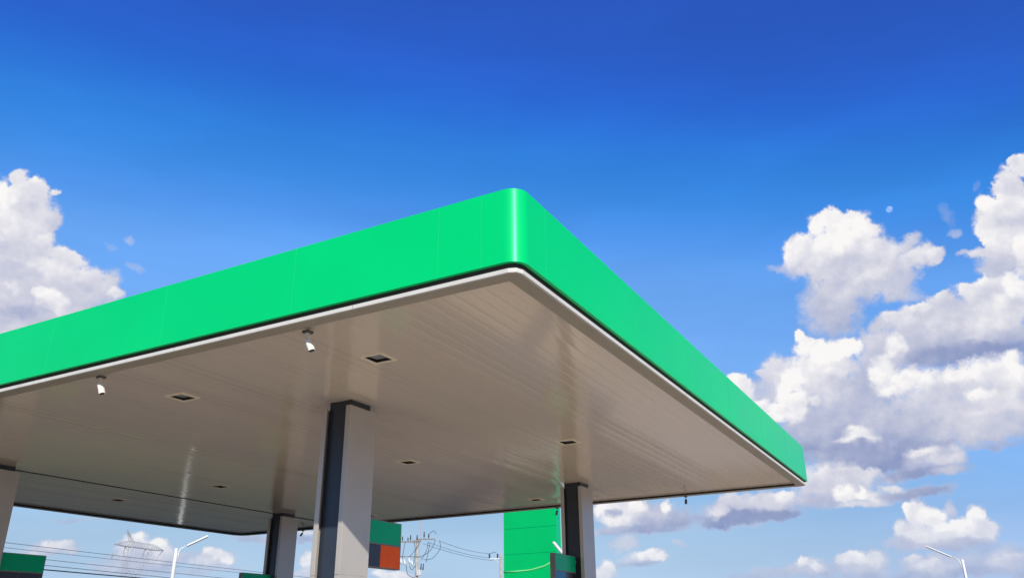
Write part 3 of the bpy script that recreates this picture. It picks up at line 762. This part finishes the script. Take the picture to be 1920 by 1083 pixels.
# ------------------------------------------------------------------ security cameras
def security_camera(loc, axis, label, dark=False, box=True, plate=.05):
    t = thing('security_camera', label, 'camera', loc, 'bullet cameras hanging from the canopy edge')
    body_m = 'grey_plastic' if dark else 'white_plastic'
    if dark:
        t.scale = (.72, .72, .72)
    b = MB()
    b.box(-plate, plate, -plate, plate, -.035, .0)
    b.build('junction_box', 'grey_box', t, .003)
    b = MB()
    b.tube([(0, 0, -.034), (0, 0, -.046)], [.032, .030], 14)
    b.tube([(0, 0, -.046), (.0, 0, -.10)], .012, 10)
    a = Vector(axis).normalized()
    p0 = Vector((0, 0, -.105))
    b.tube([p0 + Vector((0, 0, .01)), p0 + a * .03], .016, 10)
    b.build('stem', body_m, t)
    b = MB()
    q0 = p0 + a * .015
    b.tube([q0, q0 + a * .012, q0 + a * .165], [.030, .040, .042], 18)
    o = b.build('body', body_m, t)
    sd_ = a.cross(Vector((0, 0, 1))).normalized()
    upv = sd_.cross(a).normalized()
    b = MB()
    # rain hood over the lens
    n = 10
    for k in range(n):
        t0, t1 = R(-10 + 200 * k / n), R(-10 + 200 * (k + 1) / n)
        pa = [q0 + a * z + (sd_ * math.cos(tt) + upv * math.sin(tt)) * .047 for z, tt in ((.02, t0), (.02, t1), (.19, t1), (.19, t0))]
        pb = [q0 + a * z + (sd_ * math.cos(tt) + upv * math.sin(tt)) * .044 for z, tt in ((.02, t0), (.02, t1), (.19, t1), (.19, t0))]
        b.quad(pa, 0, True); b.quad(pb[::-1], 0, True)
        b.quad([pa[3], pa[2], pb[2], pb[3]]); b.quad([pa[0], pb[0], pb[1], pa[1]])
    b.build('hood', body_m, o)
    b = MB()
    b.tube([q0 + a * .163, q0 + a * .171], [.039, .036], 18)
    b.build('lens', 'black_plastic', o)
    return t
security_camera((-3.17, .325, ZS + .006), (.45, .0, -.85), 'white bullet camera on a grey box near the lit corner of the soffit')
security_camera((-7.03, .27, ZS + .006), (.45, .0, -.85), 'white bullet camera at the front soffit edge towards the left')
security_camera((-3.16, WY - .05, ZS + .0), (.0, -.25, -.9), 'small grey camera under the far canopy edge near its right tip', True)
security_camera((-16.72, WY - .05, ZS + .0), (-.55, -.1, -.75), 'small dark camera seen between the rear and front columns', True)
security_camera((-7.03, WY - .05, ZS + .0), (-.1, -.25, -.9), 'small grey camera under the far canopy edge before the green tower', True)

# ------------------------------------------------------------------ green sign tower
tw = thing('sign_tower', 'tall green panelled tower behind the right column', 'tower', (-15.65, 30, 0))
b = MB()
zz = 0.3
seam = [3.1, 4.32, 5.535, 6.74, 7.95, 9.16, 10.4, 12.0]
for a, c in zip(seam, seam[1:]):
    b.box(-1.45, 1.45, 0, .02, a + .012, c - .012)
    b.box(-1.45, 1.45, .45, .47, a + .012, c - .012)
b.build('panel', 'green_tower', tw, .004)
b = MB()
for a, c in ((.33, .98), (1.0, 1.65), (1.67, 2.32), (2.34, 3.06)):
    b.box(-1.45, 1.45, 0, .02, a, c)
    b.box(-1.45, 1.45, .45, .47, a, c)
b.build('price_board', 'black_panel', tw, .004)
b = MB(); b.box(-1.43, 1.43, .02, .45, .3, 11.98)
b.build('body', 'green_sign', tw)
b = MB(); b.box(-1.7, 1.7, -.25, .72, 0, .3)
b.build('plinth', 'kerb', tw, .02)
b = MB()
pts = [(-1.45, -.02, 4.745), (-.7, -.02, 4.75), (-.2, -.02, 4.765), (.1, -.02, 4.79), (.4, -.02, 4.85), (.75, -.02, 4.92), (1.0, -.02, 5.02), (1.3, -.02, 5.16)]
b.tube(pts, .03, 8)
b.build('swoosh_trim', 'swoosh', tw)

# ------------------------------------------------------------------ street lamps
def street_lamp(loc, h, d, arm, head, tilt, label, r=.085, hw=.15):
    t = thing('street_lamp', label, 'street lamp', (loc[0], loc[1], 0), 'white street lamps around the forecourt')
    d = Vector((d[0], d[1], 0)).normalized()
    b = MB(); b.tube([(0, 0, 0), (0, 0, h - .6), (0, 0, h)], [r * 1.25, r, r * .95], 12)
    b.build('pole', 'white_steel', t)
    b = MB()
    ax = d * math.cos(tilt) + Vector((0, 0, math.sin(tilt)))
    s0 = Vector((0, 0, h - .55)) + d * (r + .04)
    s1 = Vector((0, 0, h - .12)) + d * (r + .06)
    s2 = Vector((0, 0, h + .0)) + d * (r + .12)
    s3 = s2 + ax * arm
    b.tube([s0, s1, s2, s3], .026, 8)
    for z in (h - .5, h - .25):
        b.tube([(0, 0, z), Vector((0, 0, z)) + d * (r + .05)], .02, 6)
    b.build('arm', 'white_steel', t)
    sdv = d.cross(Vector((0, 0, 1))).normalized()
    nv = sdv.cross(ax).normalized()
    if nv.z < 0:
        nv = -nv
    b = MB(); b.obox(s3 + ax * head / 2, ax * head / 2, sdv * hw, nv * .035)
    o = b.build('head', 'white_steel', t, .015)
    b = MB(); b.obox(s3 + ax * head / 2 - nv * .042, ax * (head / 2 - .03), sdv * (hw - .02), nv * .01)
    b.build('lens', 'lamp_under', o)
    return t
street_lamp((-31.35, 22.40), 6.02, (.53, .62), .30, 1.05, R(28), 'white lamp post with a tilted flat head, seen under the canopy')
street_lamp((2.14, 53.77), 6.08, (-1.0, -.05), .42, 1.5, R(28), 'white lamp post with tilted head by the clouds at lower right')
street_lamp((-10.29, 22.85), 4.66, (-.80, .25), .10, .62, R(44), 'beige lamp head showing above the blue panelled sign', .075, .06)

# ------------------------------------------------------------------ utility poles and their lines
def sag(a, b_, s, n=14):
    a, b_ = Vector(a), Vector(b_)
    return [a.lerp(b_, k / n) - Vector((0, 0, s * 4 * (k / n) * (1 - k / n))) for k in range(n + 1)]
up1 = Vector((-50.3, 69.89, .07))
ud = (Vector((-48.56, 71.06, 0)) - Vector((-51.62, 68.93, 0))).normalized()     # crossarm direction
def on(s, z, off=0):
    p = ud * s
    return Vector((p.x - ud.y * off, p.y + ud.x * off, z))
t = thing('utility_pole', 'concrete utility pole with crossarms, insulators and looping black cables', 'utility pole', up1)
b = MB(); b.tube([(0, 0, 0), (0, 0, 12.0)], [.21, .14], 8, 0, True, False)
b.build('pole', 'concrete_pole', t)
b = MB()
b.obox(on(-1.0, 11.62, -.17), ud * 1.25, (ud.y * .05, -ud.x * .05, 0), (0, 0, .07))
b.build('crossarm', 'arm', t)
b = MB()
b.obox(on(.95, 11.90, -.17), ud * .95, (ud.y * .05, -ud.x * .05, 0), (0, 0, .06))
b.obox(on(-.1, 11.72, -.17), ud * .5, (ud.y * .05, -ud.x * .05, 0), (0, 0, .06))
b.build('crossarm', 'arm', t)
b = MB()
b.obox(on(-.9, 10.1, -.17), ud * 1.35, (ud.y * .04, -ud.x * .04, 0), (0, 0, .05))
b.build('crossarm', 'arm', t)
for s, z0, hh in ((-1.62, 11.68, .50), (-1.02, 11.68, .38), (-.75, 11.70, .62), (-.05, 11.78, .55), (.70, 11.95, .72), (1.2, 11.95, .52)):
    b = MB(); b.tube([on(s, z0, -.17), on(s, z0 + hh * .3, -.17), on(s, z0 + hh * .34, -.17), on(s, z0 + hh, -.17)], [.03, .03, .075, .05], 8)
    b.build('insulator', 'insulator', t)
for s, z in ((-1.75, 9.55), (-1.35, 9.45), (-.85, 9.6), (-.55, 9.35)):
    b = MB(); b.tube([on(s, z + .35, -.25), on(s + .08, z, -.3), on(s + .2, z - .25, -.28)], [.10, .13, .08], 8)
    b.build('fuse_cutout', 'porcelain', t)
b = MB(); b.box(.22, .62, -.35, .05, 8.15, 8.75)
b.build('switch_box', 'porcelain', t, .03)
for s in (.45, .68):
    b = MB(); b.tube([on(s, 8.75, -.1), on(s + .05, 9.4, -.1)], [.07, .045], 8)
    b.build('arrester', 'insulator', t)
J = [((-1.3, 11.6), (-1.42, 10.9), (-1.55, 9.9)), ((.35, 11.75), (-.1, 10.9), (-.75, 10.1)), ((-.35, 11.6), (-.2, 10.6), (-.35, 9.2)),
     ((1.15, 11.55), (1.0, 10.7), (.5, 9.75)), ((1.35, 11.5), (1.2, 10.6), (1.0, 9.5)), ((1.95, 11.8), (1.4, 10.7), (.3, 10.0)),
     ((2.4, 11.7), (2.45, 10.9), (1.7, 9.95), (.75, 9.75)), ((-.75, 9.2), (-.5, 8.75), (-.1, 9.2)), ((-1.1, 9.2), (-.9, 8.3), (-.15, 7.9)),
     ((1.25, 12.45), (1.7, 12.75), (2.0, 12.4))]
for pts in J:
    P_ = [on(s, z, -.3) for s, z in pts]
    Q_ = []
    for i in range(len(P_) - 1):
        p0 = P_[max(i - 1, 0)]; p1 = P_[i]; p2 = P_[i + 1]; p3 = P_[min(i + 2, len(P_) - 1)]
        for k in range(6):
            u = k / 6
            Q_.append(.5 * ((2 * p1) + (p2 - p0) * u + (2 * p0 - 5 * p1 + 4 * p2 - p3) * u * u + (3 * p1 - p0 - 3 * p2 + p3) * u ** 3))
    Q_.append(P_[-1])
    b = MB(); b.tube(Q_, .028, 5)
    b.build('jumper_cable', 'cable', t)

up2_ = Vector((-52.06, 91.24, .1))
t = thing('utility_pole', 'slim utility pole with a short bracket arm beside the green tower', 'utility pole', up2_)
b = MB(); b.tube([(0, 0, 0), (0, 0, 12.1)], [.20, .15], 8, 0, True, False)
b.build('pole', 'concrete_pole', t)
b = MB()
b.bar((-1.3, -.75, 11.55), (0, 0, 11.55), .06)
b.bar((-.7, -.40, 11.5), (0, 0, 10.9), .035)
b.build('crossarm', 'porcelain', t)
for s in (.98, .28):
    b = MB(); b.tube([(-1.3 * s, -.75 * s, 11.6), (-1.3 * s, -.75 * s, 11.75), (-1.3 * s, -.75 * s, 12.15)], [.05, .12, .09], 8)
    b.build('insulator', 'insulator', t)
b = MB(); b.tube([(-1.25, -.72, 12.15), (-.9, -.5, 12.3), (-.5, -.3, 12.3)], .03, 5)
b.build('jumper_cable', 'cable', t)
for i, (s, z, e, lab) in enumerate(((2.3, 11.76, (-1.27, -.74, 12.16), 'topmost thin wire from the cable laden pole to the slim pole'),
                               (1.1, 11.62, (-1.2, -.70, 11.62), 'middle thin wire from the cable laden pole to the slim pole'),
                               (.6, 11.45, (-.9, -.5, 11.3), 'lowest thin wire from the cable laden pole to the slim pole'))):
    b = MB(); b.tube(sag(up1 + on(s, z, -.2), up2_ + Vector(e), .25), .022, 5, 0)
    tag(b.build('overhead_wire', 'wire'), lab, 'wire', 'wires between the two utility poles')

# roadside line passing behind the canopy on the left
p0 = Vector((-61.774, 32.198, 0)); dl = Vector((-.179, .984, 0))
A_, B_ = p0 + dl * -18, p0 + dl * 44
for q, lab in ((A_, 'roadside utility pole outside the view at left'), (B_, 'roadside utility pole hidden behind the rear column')):
    t = thing('utility_pole', lab, 'utility pole', q)
    b = MB(); b.tube([(0, 0, 0), (0, 0, 8.98)], [.19, .13], 8, 0, True, False)
    b.build('pole', 'concrete_pole', t)
    for z in (8.98, 8.68, 8.1, 7.6, 7.35):
        b = MB()
        b.box(-.17, .17, -.17, .17, z - .1, z - .03)
        b.build('bracket', 'galv', t)
for z0, z1, r_, lab in ((7.36, 7.5, .022, 'topmost thin wire crossing the sky under the canopy'),
                   (6.95, 7.25, .018, 'second thin wire down, in front of the pylon crossarm'),
                   (6.5, 6.47, .022, 'third thin wire down, crossing the pylon legs'),
                   (6.12, 5.95, .026, 'fourth wire down, just above the thick black cable'),
                   (5.66, 5.86, .05, 'thick black cable lowest across the pylon')):
    b = MB(); b.tube(sag(A_ + Vector((0, 0, z0 + EYE)), B_ + Vector((0, 0, z1 + EYE)), .06), r_, 5)
    tag(b.build('overhead_wire', 'cable' if r_ > .04 else 'wire'), lab, 'wire', 'roadside wires running behind the canopy')

# ------------------------------------------------------------------ lattice pylon
pa, pb = Vector((-306.2, 221.4, 39.9)), Vector((-312.1, 251.0, 39.9))
t = thing('lattice_pylon', 'distant steel lattice pylon with a wide crossarm and hanging insulators', 'pylon', ((pa + pb) / 2).xy.to_3d())
org = t.location.copy()
def pt(s, z, off=0.0):
    p = pa.lerp(pb, s)
    n_ = Vector((-(pb - pa).y, (pb - pa).x, 0)).normalized() * off
    return Vector((p.x + n_.x, p.y + n_.y, z)) - org
BW = .09
b = MB()
for off in (-.9, .9):
    b.bar(pt(0, 39.8), pt(.2, 39.5, off), .2); b.bar(pt(.2, 39.5, off), pt(.8, 39.5, off), .2); b.bar(pt(.8, 39.5, off), pt(1, 39.8), .2)
    b.bar(pt(0, 39.8), pt(.25, 41.6, off), BW); b.bar(pt(.25, 41.6, off), pt(.75, 41.6, off), BW); b.bar(pt(.75, 41.6, off), pt(1, 39.8), BW)
    k = 18
    for i in range(k):
        s0, s1 = .04 + .92 * i / k, .04 + .92 * (i + 1) / k
        zt = lambda s: 39.8 + 1.8 * min(1, s / .25, (1 - s) / .25)
        b.bar(pt(s0, 39.6, off), pt((s0 + s1) / 2, zt((s0 + s1) / 2), off), .07)
        b.bar(pt((s0 + s1) / 2, zt((s0 + s1) / 2), off), pt(s1, 39.6, off), .07)
b.build('crossarm', 'galv', t)
for tops, foot in (((.245, .335), .275), ((.655, .765), .525)):
    b = MB()
    for off in (-1, 1):
        for tp in tops:
            b.bar(pt(tp, 39.5, off), pt(foot, 27, off * .8), BW)
        prev = None
        for i in range(9):
            u = i / 8
            q = pt(tops[i % 2] + (foot - tops[i % 2]) * u, 39.5 - 12.5 * u, off * (1 - .2 * u))
            if prev is not None:
                b.bar(prev, q, .07)
            prev = q
    for tp in tops:
        for u in (.2, .45, .7):
            s_ = tp + (foot - tp) * u
            b.bar(pt(s_, 39.5 - 12.5 * u, -1), pt(s_, 39.5 - 12.5 * u, 1), .06)
    b.build('leg', 'galv', t)
b = MB()
for off in (-1, 1):
    b.bar(pt(.275, 27, off * .8), pt(.525, 27, off * .8), .12)
    b.bar(pt(.40, 30.6, off * .8), pt(.275, 27, off * .8), .08); b.bar(pt(.40, 30.6, off * .8), pt(.525, 27, off * .8), .08)
    b.bar(pt(.275, 27, off * .8), pt(.10, 0, off * 4.5), .16); b.bar(pt(.525, 27, off * .8), pt(.72, 0, off * 4.5), .16)
    for i in range(8):
        u0, u1 = i / 8, (i + 1) / 8
        L0 = pt(.275 - .175 * u0, 27 * (1 - u0), off * (.8 + 3.7 * u0)); R0 = pt(.525 + .195 * u0, 27 * (1 - u0), off * (.8 + 3.7 * u0))
        L1 = pt(.275 - .175 * u1, 27 * (1 - u1), off * (.8 + 3.7 * u1)); R1 = pt(.525 + .195 * u1, 27 * (1 - u1), off * (.8 + 3.7 * u1))
        b.bar(L0, R1, .08); b.bar(R0, L1, .08); b.bar(L1, R1, .08)
b.build('body', 'galv', t)
b = MB()
for o2 in (-.035, .035):
    b.bar(pt(.33 + o2, 41.5, -.5), pt(.20, 46.2), .12)
    b.bar(pt(.33 + o2, 41.5, .5), pt(.20, 46.2), .12)
b.build('peak', 'galv', t)
for s, ds in ((0.01, 0.0), (.24, -.12), (.62, -.14), (.97, -.16)):
    b = MB(); b.tube([pt(s, 39.5), pt(s + ds, 39.3 - 5.2)], .13, 6)
    b.build('insulator', 'porcelain' if False else 'galv', t)

# ------------------------------------------------------------------ distant mast and the day moon
b = MB(); b.tube([(0, 0, 0), (0, 0, 21.7)], [.07, .035], 6)
o = b.build('antenna_mast', 'mast'); o.location = (3.77 + 150 * math.sin(R(-34.94)), -7.02 + 150 * math.cos(R(-34.94)), 0)
tag(o, 'very thin reddish mast standing behind the cable laden pole', 'mast')

m = bpy.data.materials.new('moon_surface'); m.use_nodes = True
nt = m.node_tree; nt.nodes.clear()
oo = nt.nodes.new('ShaderNodeOutputMaterial'); ad = nt.nodes.new('ShaderNodeAddShader')
tr = nt.nodes.new('ShaderNodeBsdfTransparent'); df = nt.nodes.new('ShaderNodeBsdfDiffuse')
tx = nt.nodes.new('ShaderNodeTexNoise'); tx.inputs['Scale'].default_value = .012
rp = nt.nodes.new('ShaderNodeValToRGB')
rp.color_ramp.elements[0].color = (.05, .045, .04, 1); rp.color_ramp.elements[1].color = (.24, .225, .20, 1)
tcn = nt.nodes.new('ShaderNodeTexCoord')
nt.links.new(tcn.outputs['Object'], tx.inputs['Vector']); nt.links.new(tx.outputs[0], rp.inputs[0]); nt.links.new(rp.outputs[0], df.inputs[0])
nt.links.new(tr.outputs[0], ad.inputs[0]); nt.links.new(df.outputs[0], ad.inputs[1]); nt.links.new(ad.outputs[0], oo.inputs[0])
M['moon'] = m
MR = 8000
bm = bmesh.new(); bmesh.ops.create_uvsphere(bm, u_segments=48, v_segments=24, radius=MR * math.tan(R(.205)))
me = bpy.data.meshes.new('moon'); bm.to_mesh(me); bm.free()
for p_ in me.polygons: p_.use_smooth = True
me.materials.append(m)
o = bpy.data.objects.new('moon', me); C.objects.link(o)
ea, eb = R(25.53), R(-1.468)
o.location = CAM + Vector((math.cos(ea) * math.sin(eb), math.cos(ea) * math.cos(eb), math.sin(ea))) * MR
tag(o, 'small pale day moon in the blue sky above the right clouds', 'moon')
